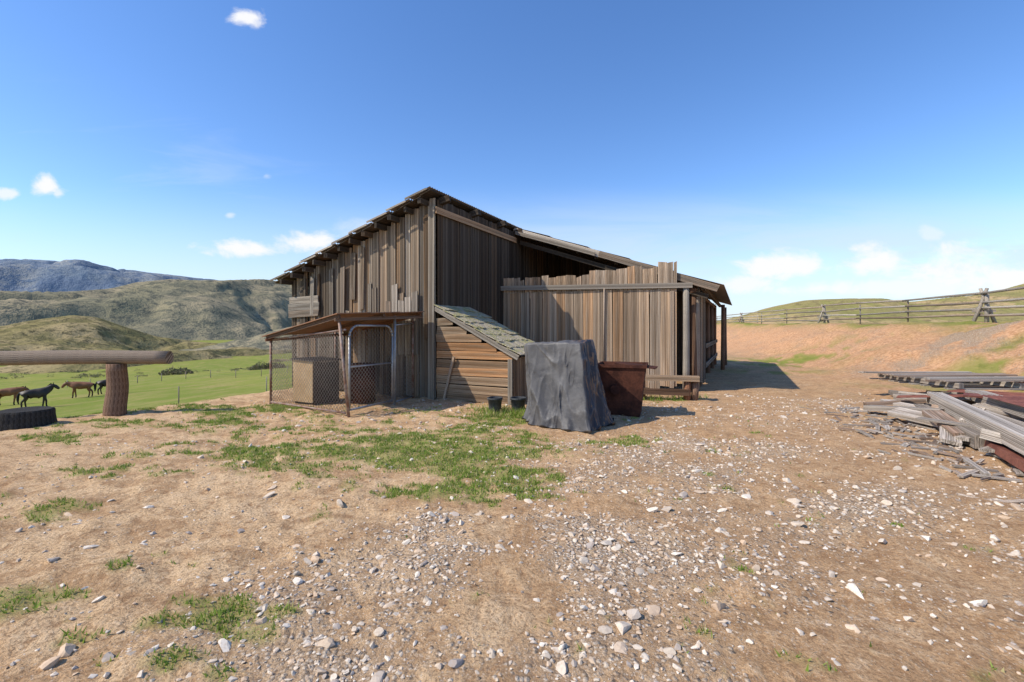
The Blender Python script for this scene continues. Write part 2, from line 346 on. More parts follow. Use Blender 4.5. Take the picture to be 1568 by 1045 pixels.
for s in np.arange(-4.7,0,.24):
    if random.random()<.62:
        s2=s+random.uniform(-.08,.08); zt=4.5+.35*s2
        a=random.choice([0,1,1,2,2]); z0=0 if a==0 else random.uniform(1.2,2.6); z1=zt-random.uniform(.0,.15) if a<2 else random.uniform(2.0,3.0)
        if a==2: z0=0
        if z1-z0>.5 and z1<=zt: mb.plank(B(s2,-.05,z0),B(s2+random.uniform(-.03,.03),-.05,z1),random.uniform(.05,.22),.02,nF+u_*random.uniform(-.05,.05),.05)
mb.plank(B(-.09,-.075,0),B(-.07,-.075,4.42),.17,.035,nF,.02)
mb.build('front_wall',M['barn'],barn)
mb=MB()
for k in range(3): mb.plank(B(-4.9,-.085,2.02+k*.19),B(-3.75,-.085,2.06+k*.18),.18,.025,nF,.04)
for s in (-1.35,-1.15,-.95,-.75,-.55): mb.plank(B(s,-.09,1.0),B(s,-.09,random.uniform(2.3,2.7)),.17,.022,nF,.05)
mb.plank(B(-2.9,-.09,.6),B(-2.86,-.09,3.2),.14,.02,nF,.05); mb.plank(B(-4.0,-.09,2.0),B(-3.97,-.09,3.0),.12,.02,nF,.05)
mb.build('patch_boards',M['grey'],barn)
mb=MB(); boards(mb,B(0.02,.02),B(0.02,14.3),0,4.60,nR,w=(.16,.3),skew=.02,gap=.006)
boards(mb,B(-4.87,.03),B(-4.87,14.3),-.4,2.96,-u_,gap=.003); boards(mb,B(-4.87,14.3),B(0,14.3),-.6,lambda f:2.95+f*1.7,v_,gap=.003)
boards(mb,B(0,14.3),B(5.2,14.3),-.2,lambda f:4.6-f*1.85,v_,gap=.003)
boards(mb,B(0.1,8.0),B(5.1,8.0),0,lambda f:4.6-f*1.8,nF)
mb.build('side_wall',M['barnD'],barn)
mb=MB(); mb.plank(B(.08,-.12,4.32),B(.08,4.0,4.34),.15,.03,nR); mb.build('ridge_fascia',M['orange'],barn)
mb=MB()
for t in (.15,1.5,2.9,4.0): mb.plank(B(-.6,t,4.45-.0),B(.28,t,4.62),.13,.14,(0,0,1),.03)
for k in range(12):
    s=-.25-k*.42; z=4.61+.35*s
    mb.plank(B(s,-.30-random.uniform(0,.09),z),B(s,14.4,z),.08,.12,(0,0,1),.03)
for k in range(10):
    s=.35+k*.56; z=4.58-.352*s
    mb.plank(B(s,4.05,z),B(s,14.4,z),.09,.11,(0,0,1),.03)
for k in range(18):
    s0=.06-k*.295; s1=s0-.293
    mb.plank(B((s0+s1)/2,-.27-random.uniform(0,.05),4.715+.349*(s0+s1)/2),B((s0+s1)/2,14.6,4.715+.349*(s0+s1)/2),.31,.02,(-.33*.893,.33*.449,1))
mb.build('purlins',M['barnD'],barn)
def corrug(mb,s0,s1,z0,z1,t0,t1,amp=.012,per=.09):
    nst=int((t1-t0)/per*4); o=len(mb.V); c=(random.random(),)*3
    for q in range(nst+1):
        t=t0+(t1-t0)*q/nst; w=amp*math.sin(2*math.pi*q/4+.6)
        for s,z in ((s0,z0),(s1,z1)): mb.V.append(B(s,t,z+w))
    for q in range(nst):
        a=o+2*q; mb.face([a,a+2,a+3,a+1],[(q*.02,s0),(q*.02+.02,s0),(q*.02+.02,s1),(q*.02,s1)],c,True)
mb=MB(); K=9; S=5.28/K
for k in range(K):
    for (ta,tb) in ((-.33,4.4),(4.35,9.4),(9.35,14.7)):
        s1=.06-k*S; s0=s1-S-.05; jt=random.uniform(-.07,.05) if ta<0 else 0
        z1=4.775+.349*s1; z0=4.775+.349*s0+.05
        corrug(mb,s0,s1,z0,z1-.005,ta+jt,tb)
mb.build('left_roof',M['corr'],barn)
mb=MB(); K=5; S=5.85/K
for k in range(K):
    for (ta,tb) in ((3.95,9.2),(9.15,14.7)):
        s0=-.05+k*S; s1=s0+S+.08
        corrug(mb,s0,s1,4.75-.352*s0,4.75-.352*s1+.035,ta,tb)
mb.build('right_roof',M['corr'],barn)
mb=MB()
mb.plank(B(.0,3.98,4.66),B(2.9,3.97,3.65),.17,.04,nF,.02); mb.plank(B(2.7,3.93,3.73),B(5.75,3.95,2.63),.17,.035,nF,.02)
mb.plank(B(0.1,3.9,4.56),B(2.6,3.9,3.72),.1,.035,nF,.02)
mb.build('rake_boards',M['grey'],barn)
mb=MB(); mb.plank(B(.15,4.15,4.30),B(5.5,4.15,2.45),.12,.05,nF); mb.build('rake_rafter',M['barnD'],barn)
mb=MB()
K=9; S=5.28/K
for k in range(K):
    s=.02-k*S
    mb.plank(B(s,-.38,4.765+.349*s-.03),B(s-S-.02,-.38,4.765+.349*(s-S)+.02),.04,.02,nF,.03)
mb.build('rake_trim',M['grey'],barn)
mb=MB()
for t,r in ((4.25,.09),(5.6,.08),(7.4,.09),(9.6,.09),(12,.09),(14.2,.1)): mb.cyl(B(5.15,t,-.1),B(5.15,t,2.7),r,r*.9,10,4,.01)
for t in (11.5,14.0): mb.cyl(B(5.6,t,-.1),B(5.6,t,2.6),.08,.07,10,4,.01)
mb.plank(B(5.15,4.1,2.62),B(5.15,14.3,2.62),.14,.1,(0,0,1))
mb.build('shed_posts',M['log'],barn)
mb=MB(); boards(mb,B(5.28,4.9),B(5.28,6.6),.1,2.55,nR)
for z in (.5,1.1): mb.plank(B(5.28,6.6,z),B(5.28,14,z),.14,.03,nR)
mb.build('shed_side_boards',M['barn'],barn)
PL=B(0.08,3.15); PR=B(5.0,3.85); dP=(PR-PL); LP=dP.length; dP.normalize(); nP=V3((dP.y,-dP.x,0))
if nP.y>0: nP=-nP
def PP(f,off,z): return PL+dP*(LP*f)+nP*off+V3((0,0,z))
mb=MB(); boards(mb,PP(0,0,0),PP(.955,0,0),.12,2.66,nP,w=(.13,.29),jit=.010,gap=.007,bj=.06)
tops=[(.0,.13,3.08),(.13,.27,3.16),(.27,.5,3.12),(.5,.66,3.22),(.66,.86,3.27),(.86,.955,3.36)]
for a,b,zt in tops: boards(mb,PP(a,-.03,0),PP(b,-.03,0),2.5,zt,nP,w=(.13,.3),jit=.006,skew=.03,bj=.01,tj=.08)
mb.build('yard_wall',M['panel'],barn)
mb=MB(); mb.plank(PP(-.01,.05,2.80),PP(1.03,.05,2.73),.13,.05,nP,.01); mb.build('yard_wall_rail',M['grey'],barn)
mb=MB(); mb.cyl(PP(.585,.06,2.72),PP(.58,.06,.5),.022,.02,6); mb.plank(PP(.93,.035,.1),PP(.93,.035,2.6),.1,.03,nP)
mb.cyl(PP(1.0,-.02,-.05),PP(1.0,-.02,2.68),.085,.075,10,4,.01)
mb.cyl(PP(1.055,-.4,-.05),PP(1.055,-.4,2.68),.08,.075,10,4,.01)
mb.build('wall_posts',M['grey'],barn)
# ------------------------------------------------------------ CHICKEN COOP
coop=empty('chicken_coop'); mb=MB()
for k in range(11):
    z=.02+k*.185
    smax=min(1.98,(2.0-(z+.09))/.49)
    if smax<.15: continue
    mb.plank(B(.03,-.02+random.uniform(-.012,.012),z+.09+random.uniform(-.01,.01)),B(smax,-.02+random.uniform(-.012,.012),z+.09+random.uniform(-.02,.02)),.172,.025,nF,.01)
boards(mb,B(1.97,.0),B(1.97,1.31),0,1.0,u_)
for k in range(10): 
    z=.05+k*.185; smax=min(1.96,(1.95-(z+.09))/.49)
    if smax>.15: mb.plank(B(.03,1.31,z+.09),B(smax,1.31,z+.09),.17,.02,v_)
mb.build('coop_walls',M['orange'],coop)
mb=MB(); mb.plank(B(.0,-.06,2.1),B(2.12,-.06,1.02),.11,.04,nF,.02); mb.plank(B(1.93,-.05,0),B(1.93,-.05,.98),.1,.03,nF)
mb.plank(B(.25,-.06,.0),B(.55,-.1,1.0),.05,.04,nF); mb.build('coop_trim',M['grey'],coop)
mb=MB()
for k in range(8):
    t0=-.12
    s0=.02+k*.27
    q=t0
    while q<1.42:
        ww=random.uniform(.1,.22); t=q+ww/2; z=2.17-.505*s0; q+=ww
        mb.plank(B(s0-.02,t,z+.012+random.uniform(0,.012)),B(s0+.3+random.uniform(-.04,.03),t,z-.505*.32+.035+random.uniform(0,.02)),ww-.008,.016,(.45,-.2,1),.018)
mb.build('coop_roof',M['moss'],coop)
# ------------------------------------------------------------ KENNEL
ken=empty('dog_kennel')
N=V3((-3.08,8.45,0)); Lc=V3((-5.25,9.95,0)); Rm=V3((-2.5,9.75,0)); Rb=V3((-2.3,10.6,0)); Lb=V3((-4.6,11.9,0))
mb=MB()
def rod(mb,a,b,r,rows=1,w=0): mb.cyl(a,b,r,r,7,rows,w)
up=lambda p,z:V3((p.x,p.y,z))
rod(mb,up(N,0)+V3((.08,-.05,0)),up(N,1.84)+V3((-.12,0,0)),.028); rod(mb,up(Lc,-.05),up(Lc,1.45),.026); rod(mb,up(Lb,-.1),up(Lb,1.55),.026)
rod(mb,up(Rb,0),up(Rb,1.98),.026)
rod(mb,up(N,1.6),up(Lc,1.38),.02); rod(mb,up(N,.06),up(Lc,.03),.02)
mb.build('corner_posts',M['pipe'],ken)
mb=MB()
rod(mb,up(Rm,0),up(Rm,1.9),.028)
gd=(Rm-N).normalized(); g0=N+gd*.1; g1=Rm-gd*.08; gl=(g1-g0).length
pts=[]; rr=.22
def gp(x,z): return g0+gd*x+V3((0,0,z))
pts.append(gp(0,.1)); pts.append(gp(0,1.68-rr))
for a in range(1,6): pts.append(gp(rr-rr*math.cos(a*math.pi/10),1.68-rr+rr*math.sin(a*math.pi/10)))
for a in range(0,6): pts.append(gp(gl-rr+rr*math.sin(a*math.pi/10),1.68-rr+rr*math.cos(a*math.pi/10)))
pts.append(gp(gl,.1)); pts.append(gp(0,.1))
for a,b in zip(pts[:-1],pts[1:]): rod(mb,a,b,.022)
rod(mb,gp(0,.9),gp(gl,.9),.016)
rod(mb,up(Rm,1.7),up(Rb,1.75),.018); rod(mb,up(Rm,.06),up(Rb,.06),.018)
mb.build('gate_frame',M['galv'],ken)
def chain(mb,P,Q,z0,z1,sp=.09,r=.0036):
    P=V3(P);Q=V3(Q);L=(Q-P).length;d=(Q-P)/L;H=z1-z0
    for sg in (1,-1):
        c=-H if sg>0 else 0
        while c<(L if sg>0 else L+H):
            x0,y0,x1,y1=c,0,c+sg*H,H; dx=x1-x0
            ta=(0-x0)/dx; tb=(L-x0)/dx; t0=max(0,min(ta,tb)); t1=min(1,max(ta,tb))
            if t1-t0>.01:
                a=P+d*(x0+dx*t0)+V3((0,0,z0+H*t0)); b=P+d*(x0+dx*t1)+V3((0,0,z0+H*t1))
                mb.cyl(a,b,r,r,3)
            c+=sp
mb=MB(); chain(mb,N,Lc,.04,1.5); chain(mb,g0,g1,.12,1.6); chain(mb,Rm,Rb,.05,1.72); chain(mb,Lc,Lb,.02,1.4)
mb.build('chain_link_mesh',M['wire'],ken)
mb=MB()
cN=V3((-3.2,8.3,1.89)); cL=V3((-5.35,9.85,1.47)); cR=V3((-2.02,10.35,2.0))
nn_=(cL-cN).cross(cR-cN).normalized()
if nn_.z<0: nn_=-nn_
def q4(a,b): return cN+(cL-cN)*a+(cR-cN)*b
for k in range(3):
    mb.plank(q4(-.02,k/3+.166),q4(1.02,k/3+.166),(cR-cN).length/3-.01,.016,nn_,.02)
mb.build('kennel_roof',M['roofply'],ken)
mb=MB()
for b in (.03,.5,.97): mb.plank(q4(0,b)-nn_*.05,q4(1,b)-nn_*.05,.05,.07,nn_)
for a in (.02,.98): mb.plank(q4(a,0)-nn_*.1,q4(a,1)-nn_*.1,.04,.06,nn_)
mb.build('roof_battens',M['log'],ken)
dh=empty('dog_house'); mb=MB()
a=V3((-4.75,9.95,.0)); d1=nrm((.85,-.45,0)); d2=nrm((.45,.85,0))
mb.plank(a+V3((0,0,.05))+d1*.3,a+V3((0,0,.95))+d1*.3,.62,.02,-d2)
mb.build('front_panel',M['ply'],dh); mb=MB()
mb.plank(a+d2*.35+d1*.62+V3((0,0,0)),a+d2*.35+d1*.62+V3((0,0,.9)),.65,.02,d1); mb.plank(a+d2*.35+V3((0,0,0)),a+d2*.35+V3((0,0,.9)),.65,.02,d1)
mb.plank(a+d1*-.05+d2*.35+V3((0,0,.97)),a+d1*.7+d2*.35+V3((0,0,.93)),.8,.025,(0,0,1))
mb.build('house_sides',M['dark'],dh)
wb=empty('water_barrel'); mb=MB()
p=V3((-3.35,10.2,0)); mb.cyl(p,p+V3((0,0,.85)),.29,.29,20)
for z in (.02,.3,.58,.83): mb.cyl(p+V3((0,0,z)),p+V3((0,0,z+.02)),.3,.3,20)
mb.build('barrel_body',M['rust'],wb)
# ------------------------------------------------------------ TARP
def tarp():
    bot=[V3((.30,8.1,0)),V3((.38,7.6,0)),V3((1.18,7.10,0)),V3((1.72,7.85,0)),V3((1.5,8.6,0)),V3((.6,8.75,0))]
    top=[V3((.20,8.1,1.30)),V3((.24,7.8,1.35)),V3((1.10,7.36,1.38)),V3((1.40,7.8,1.41)),V3((1.2,8.4,1.38)),V3((.4,8.5,1.33))]
    NS=80; n=len(bot); rows=120
    def ring(pts,it):
        out=[]
        for k in range(n):
            p0=pts[k];p1=pts[(k+1)%n]
            for q in range(NS): out.append(p0.lerp(p1,q/NS))
        P=np.array([tuple(x) for x in out])
        for _ in range(it): P=(np.roll(P,1,0)+P*2+np.roll(P,-1,0))/4
        return P
    Bt=ring(bot,30);Tp=ring(top,6); n2=len(Bt); V=[]; CR=[]
    s=np.arange(n2)/n2; cx=np.cos(s*2*np.pi); cy=np.sin(s*2*np.pi)
    for r in range(rows+1):
        f=r/rows; P=Bt*(1-f)+Tp*f
        out=P-P.mean(0); out[:,2]=0; ln=np.linalg.norm(out,axis=1,keepdims=True); out/=ln
        w1=fbm(cx*1.6+f*.8,cy*1.6+f*.5,2,3); w2=fbm(cx*1.6-f,cy*1.6+f,2,18)
        c1=fbm(cx*4.5+w1*1.2+f*.5,cy*4.5+w2*1.2-f*.4,2,33)
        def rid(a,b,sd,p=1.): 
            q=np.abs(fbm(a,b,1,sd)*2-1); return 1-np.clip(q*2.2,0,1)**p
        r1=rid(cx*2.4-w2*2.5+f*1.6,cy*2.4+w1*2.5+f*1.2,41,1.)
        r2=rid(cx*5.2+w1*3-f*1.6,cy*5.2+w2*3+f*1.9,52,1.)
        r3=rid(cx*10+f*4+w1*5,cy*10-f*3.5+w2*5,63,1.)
        hem=np.exp(-f*7)
        pleat=np.sin(s*2*np.pi*15+4*w1+2*f)
        disp=.12*(c1-.5)*(1.1-.6*f)+.035*(r1-.5)+.030*(r2-.5)+.014*(r3-.5)+.014*pleat*(1-f)+hem*(.05+.045*pleat)
        disp*=np.clip((1-f)*6,.25,1)
        P=P+out*disp[:,None]
        if r==0: P[:,2]=.01+.10*np.clip(pleat,0,1)*w1
        if r>rows-4: P[:,2]+=.04*(w1-.5)
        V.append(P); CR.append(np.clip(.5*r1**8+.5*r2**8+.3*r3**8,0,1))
    last=V[-1].copy(); cc=last.mean(0)
    for q,(k,dz) in enumerate(((.97,.02),(.9,.03),(.75,.02),(.6,.0),(.4,-.03),(.2,-.04),(.03,-.04))):
        P=cc+(last-cc)*k; P[:,2]+=dz+.06*(fbm(P[:,0]*7,P[:,1]*7,3,2)-.5); V.append(P); CR.append(CR[rows])
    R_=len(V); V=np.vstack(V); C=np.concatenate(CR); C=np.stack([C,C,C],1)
    i,j=np.meshgrid(np.arange(R_-1),np.arange(n2),indexing='ij'); j2=(j+1)%n2
    F=np.stack([i*n2+j,i*n2+j2,(i+1)*n2+j2,(i+1)*n2+j],-1).reshape(-1,4)
    t=NT('tarp_vinyl'); p=t.obj(); a=t.attr('rnd'); n1=t.noise(p,3,5,.6,.5); n3=t.noise(p,18,4,.7); n4=t.noise(t.map(p,(7,7,1.0)),1.5,5,.7,1.5)
    col=t.mix(t.ramp(n1,.35,.65),(.070,.066,.066),(.125,.118,.114)); col=t.mix(t.ramp(n3,.55,.75,0,.4),col,(.22,.195,.17))
    sp=t.n('ShaderNodeSeparateXYZ'); t.l(p,sp.inputs[0])
    side=t.ramp(t.math('MULTIPLY_ADD',sp.outputs[2],.08,sp.outputs[0]),1.2,1.24)
    navy=t.mix(t.ramp(n4,.54,.57,0,.9),(.028,.03,.04),(.20,.115,.06))
    col=t.mix(side,col,navy)
    col=t.mix(t.math('MULTIPLY',a[0],t.ramp(n3,.35,.6,.1,.6)),col,(.30,.285,.265))  # pale highlights painted along the creases, drawn as scuffed streaks
    mt=t.finish(col,.5,0,n1,.3,.05,.25)
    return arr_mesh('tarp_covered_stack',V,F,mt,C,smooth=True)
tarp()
# ------------------------------------------------------------ RUSTY STEEL BOX
hp=empty('rusty_steel_box'); mb=MB()
hc=V3((2.12,8.75,0)); a1=nrm((.9,-.3,0)); a2=nrm((.3,.9,0))
def hpz(x,y,z): return hc+a1*x+a2*y+V3((0,0,z))
lv=[(.0,.33,.30),(.06,.34,.31),(.5,.38,.35),(.9,.43,.40),(.905,.46,.43),(.96,.46,.43),(.96,.43,.40),(.6,.37,.34)]
o=len(mb.V)
for z,x,y in lv:
    for sx,sy in ((-1,-1),(1,-1),(1,1),(-1,1)): mb.V.append(hpz(sx*x,sy*y,z))
for r in range(len(lv)-1):
    for k in range(4):
        k2=(k+1)%4; mb.face([o+r*4+k,o+r*4+k2,o+r*4+4+k2,o+r*4+4+k],[(0,0),(1,0),(1,1),(0,1)],(.5,.5,.5))
r=len(lv)-1; mb.face([o+r*4+k for k in range(4)],[(0,0)]*4,(.5,.5,.5))
mb.build('box_body',M['rust'],hp); mb=MB()
mb.plank(hpz(-.1,-.1,.975),hpz(.62,-.15,.90),.5,.02,(0,0,1)); mb.cyl(hpz(-.1,-.36,.5),hpz(-.1,-.43,.5),.09,.09,12)
mb.build('box_lid',M['rust'],hp)
# ------------------------------------------------------------ BUCKETS
def bucket(name,x,y,r,h,mat):
    e=empty(name); mb=MB(); z=hz(x,y)
    prof=[(r*.8,0),(r*.98,h-.03),(r*1.07,h-.03),(r*1.07,h),(r*.94,h),(r*.75,.03)]
    seg=20
    for pr,pz in prof:
        for k in range(seg): t=2*math.pi*k/seg; mb.V.append(V3((x+pr*math.cos(t),y+pr*math.sin(t),z+pz)))
    for q in range(len(prof)-1):
        for k in range(seg): k2=(k+1)%seg; mb.face([q*seg+k,q*seg+k2,q*seg+seg+k2,q*seg+seg+k],[(0,0)]*4,(.5,.5,.5),q==0)
    mb.face([(len(prof)-1)*seg+k for k in range(seg)],[(0,0)]*seg,(.5,.5,.5))
    mb.build('pail',mat,e); mb=MB()
    pts=[V3((x+r*1.05*math.cos(a),y-.03,z+h-.02-r*.6*math.sin(a))) for a in np.linspace(0,math.pi,9)]
    for a,b in zip(pts[:-1],pts[1:]): mb.cyl(a,b-V3((0,.02,0)),.005,.005,5)
    mb.build('handle',M['wire'],e)
bucket('bucket',-.33,8.85,.14,.3,M['pail']); bucket('bucket',.12,9.0,.15,.28,M['pail'])
# ------------------------------------------------------------ LOW BENCH RAIL
br=empty('plank_bench'); mb=MB()
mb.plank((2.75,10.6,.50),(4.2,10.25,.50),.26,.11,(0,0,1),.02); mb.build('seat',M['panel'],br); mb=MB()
for p in ((3.0,10.55),(3.95,10.3),(4.12,10.3)): mb.cyl((p[0],p[1],-.05),(p[0],p[1],.45),.08,.075,10,2,.01)
mb.plank((2.95,10.42,.2),(3.95,10.18,.2),.14,.04,(-.2,-1,0)); mb.build('legs',M['log'],br)
# ------------------------------------------------------------ HITCHING RAIL
hr=empty('hitching_rail'); mb=MB()
mb.cyl((-14,7.9,1.06),(-6.55,8.75,1.06),.15,.125,22,30,.016); mb.build('log_rail',M['rail'],hr); mb=MB()
for x,y in ((-7.5,8.66),(-12.2,8.1)): z=hz(x,y); mb.cyl((x,y,z-.1),(x+.02,y,.96),.18,.155,18,8,.016)
mb.build('log_posts',M['log'],hr)
st=empty('log_stump'); mb=MB(); cx,cy=-8.1,7.6; cz=hz(cx,cy)
seg=36; prof=[(.40,-.05),(.375,.06),(.36,.16),(.355,.25),(.34,.275),(.22,.27),(.10,.262),(.01,.26)]
for pr,pz_ in prof:
    for k in range(seg):
        t=2*math.pi*k/seg; rr=pr*(1+.05*math.sin(3*t+1)+.025*math.sin(11*t)+(.015*math.sin(23*t) if pz_<.2 else 0))
        mb.V.append(V3((cx+rr*math.cos(t),cy+rr*math.sin(t),cz+pz_)))
for q in range(len(prof)-1):
    for k in range(seg): k2=(k+1)%seg; mb.face([q*seg+k,q*seg+k2,q*seg+seg+k2,q*seg+seg+k],[(k*.06,q*.1),(k*.06+.06,q*.1),(k*.06+.06,q*.1+.1),(k*.06,q*.1+.1)],(.5,.3,.5),q<3)
mb.build('stump_body',M['char'],st)
# ------------------------------------------------------------ LUMBER PILE
lp=empty('lumber_pile'); mb=MB()
def pz(x,y,dz): return V3((x,y,float(base_h(x,y))+dz))
for k in range(11):
    y=9.1+k*.2; jx=random.uniform(-.18,.18); mb.plank(V3((8.6+jx,y+random.uniform(-.03,.03),.56+random.uniform(0,.03))),V3((11.0+jx,y-.25+random.uniform(-.06,.06),.60+random.uniform(-.02,.03))),random.uniform(.10,.15),.028,(0,0,1),.03)
for x in (8.8,10.0,11.0): mb.plank(V3((x,8.95,.50)),V3((x+.05,11.0,.52)),.09,.1,(0,0,1))
for k in range(8):
    y=9.1+k*.27; mb.plank(V3((8.65,y,.43)),V3((11.1,y-.2,.44)),.12,.025,(0,0,1),.03)
for k in range(26):
    x=8.3+random.uniform(0,1.8); y=8.9+random.uniform(0,1.6); a=random.gauss(0,.35); L=random.uniform(.8,1.8)
    mb.plank(pz(x,y,random.uniform(.04,.22)),pz(x+L*math.cos(a),y+L*math.sin(a)*.6,random.uniform(.06,.2)),random.uniform(.12,.22),random.uniform(.04,.12),(0,random.uniform(-.3,.3),1),.04)
for k in range(64):
    f=random.random(); side=random.random()**1.2*2.3
    x=8.0-2.3*f+side; y=8.9-3.5*f; a=math.atan2(-.83,-.55)+random.gauss(0,.45)+(1.2 if random.random()<.25 else 0); L=random.uniform(.6,2.1); d=V3((math.cos(a),math.sin(a),0))*L/2
    z=random.uniform(.03,.12+.20*min(1,side))
    mb.plank(pz(x-d.x,y-d.y,z+random.uniform(-.03,.08)),pz(x+d.x,y+d.y,z),random.uniform(.08,.26),random.choice([.025,.04,.05,.09,.13]),(random.uniform(-.25,.25),random.uniform(-.25,.25),1),.04)
mb.plank(pz(7.95,8.6,.33),pz(5.75,4.9,.28),.22,.20,(0,0,1),.01); mb.plank(pz(8.6,8.5,.40),pz(6.6,4.9,.40),.26,.16,(0,0,1),.02); mb.plank(pz(7.5,8.4,.14),pz(6.2,6.0,.12),.2,.18,(0,0,1),.02)
mb.plank(pz(6.75,8.7,.12),pz(7.3,7.7,.22),.30,.09,(.1,-.1,1),.03); mb.plank(pz(6.7,8.0,.17),pz(6.9,7.2,.12),.28,.08,(-.2,-.3,1),.03)
mb.plank(pz(6.9,7.5,.24),pz(6.25,6.3,.14),.26,.07,(-.2,-.2,1),.03); mb.plank(pz(6.6,6.9,.16),pz(5.95,6.2,.07),.22,.05,(-.1,-.3,1),.03)
mb.plank(pz(7.1,9.2,.10),pz(8.7,8.9,.26),.2,.07,(0,.1,1),.03)
mb.plank(pz(5.5,5.55,.03),pz(5.1,4.9,.04),.05,.04,(0,0,1)); mb.cyl(pz(4.25,4.35,.02),pz(4.9,4.1,.03),.015,.02,6,4,.02)
for k in range(130):
    f=random.random(); x=7.0-2.0*f+random.gauss(0,.35);y=9.2-4.4*f;a=random.uniform(0,3.1);L=random.uniform(.06,.4)
    mb.plank(pz(x,y,.015),pz(x+math.cos(a)*L,y+math.sin(a)*L,.03),random.uniform(.012,.06),.02,(0,0,1),.01)
mb.build('planks',M['pile'],lp); mb=MB()
mb.plank(pz(6.4,6.2,.10),pz(5.3,4.4,.08),.13,.09,(.2,0,1)); mb.plank(pz(6.7,6.2,.10),pz(5.65,4.4,.08),.09,.09,(.2,0,1)); mb.cyl(pz(6.5,5.9,.2),pz(5.5,4.4,.18),.035,.035,8)
def csheet(p0,p1,w,k=7):
    p0=V3(p0);p1=V3(p1);a=(p1-p0).normalized();b=a.cross(V3((0,0,1))).normalized()
    for q in range(k*2):
        o_=b*((q+.5)/(k*2)-.5)*w; sg=1 if q%2 else -1
        mb.plank(p0+o_,p1+o_,w/(k*2)*1.12,.004,V3((0,0,1))+b*sg*.6)
csheet(pz(8.1,7.6,.50),pz(7.1,5.7,.52),.45); csheet(pz(8.6,8.9,.42),pz(9.3,7.2,.50),.5); csheet(pz(7.5,8.9,.30),pz(8.2,8.2,.42),.35)
mb.plank(pz(9.2,8.3,.42),pz(10.6,7.4,.46),.3,.02,(.1,-.2,1)); mb.plank(pz(8.0,8.1,.45),pz(9.3,6.7,.47),.2,.03,(0,-.2,1))
mb.build('red_metal_sheets',M['redmetal'],lp); mb=MB()
mb.plank(pz(10.5,9.6,.42),pz(11.0,9.3,.42),.35,.1,(.3,.2,1)); mb.cyl(pz(11.9,10.2,.1),pz(11.9,10.2,.55),.2,.2,14)
mb.build('steel_scrap',M['rust'],lp); mb=MB()
mb.cyl(pz(6.3,6.5,.12),pz(6.5,5.6,.14),.018,.018,6,5,.02); mb.build('hose',M['green'],lp)
# ------------------------------------------------------------ RAIL FENCE (right)
rf=empty('rail_fence'); mb=MB(); Ys=[9,19.3,35,60,95]
P_=[(fenceX(y)+.0,y) for y in Ys]
for (x,y) in P_:
    g=float(base_h(x,y)); dx=.42
    d=V3((.97,-.25,0))
    mb.cyl(V3((x,y,g-.1))-d*dx,V3((x,y,g+1.5))+d*.12,.07,.06,8,2,.01); mb.cyl(V3((x,y,g-.1))+d*dx,V3((x,y,g+1.5))-d*.12,.07,.06,8,2,.01)
    mb.cyl(V3((x,y-.12,g-.1)),V3((x,y-.12,g+1.35)),.08,.07,8,2,.01)
    mb.plank(V3((x,y,g+.55))-d*.4,V3((x,y,g+.55))+d*.4,.12,.05,(0,-1,0))
for (x0,y0),(x1,y1) in zip(P_[:-1],P_[1:]):
    nseg=3
    for hgt in (.32,.62,.95,1.33):
        pr=None
        for q in range(nseg+1):
            f=q/nseg; x=x0+(x1-x0)*f; y=y0+(y1-y0)*f; c=V3((x-.09,y,float(base_h(x,y))+hgt+random.uniform(-.07,.07)))
            if pr: mb.cyl(pr,c+(c-pr).normalized()*.3,.058,.045,7,4,.012)
            pr=c
for y in (13.8,24.5,29.5,43,51,76):
    x=fenceX(y); g=float(base_h(x,y)); mb.cyl((x,y,g-.1),(x,y,g+1.25),.04,.035,7,2,.01)
mb.build('rails_and_posts',M['grey'],rf)
wf=empty('pasture_fence'); mb=MB(); prev=None
for k in range(26):
    x=-72+k*4.2; y=74-(k*.5); g=hz(x,y)
    mb.cyl((x,y,g-.2),(x+random.uniform(-.05,.05),y,g+1.2),.05,.045,6)
    if prev:
        for hgt in (.4,.8,1.15): mb.cyl((prev[0],prev[1],prev[2]+hgt),(x,y,g+hgt),.008,.008,3)
    prev=(x,y,g)
for x,y in ((-17.5,24),(-14.5,27),(-12,33)):
    g=hz(x,y); mb.cyl((x,y,g-.2),(x,y,g+1.1),.03,.03,5)
mb.build('posts_and_wire',M['grey'],wf)
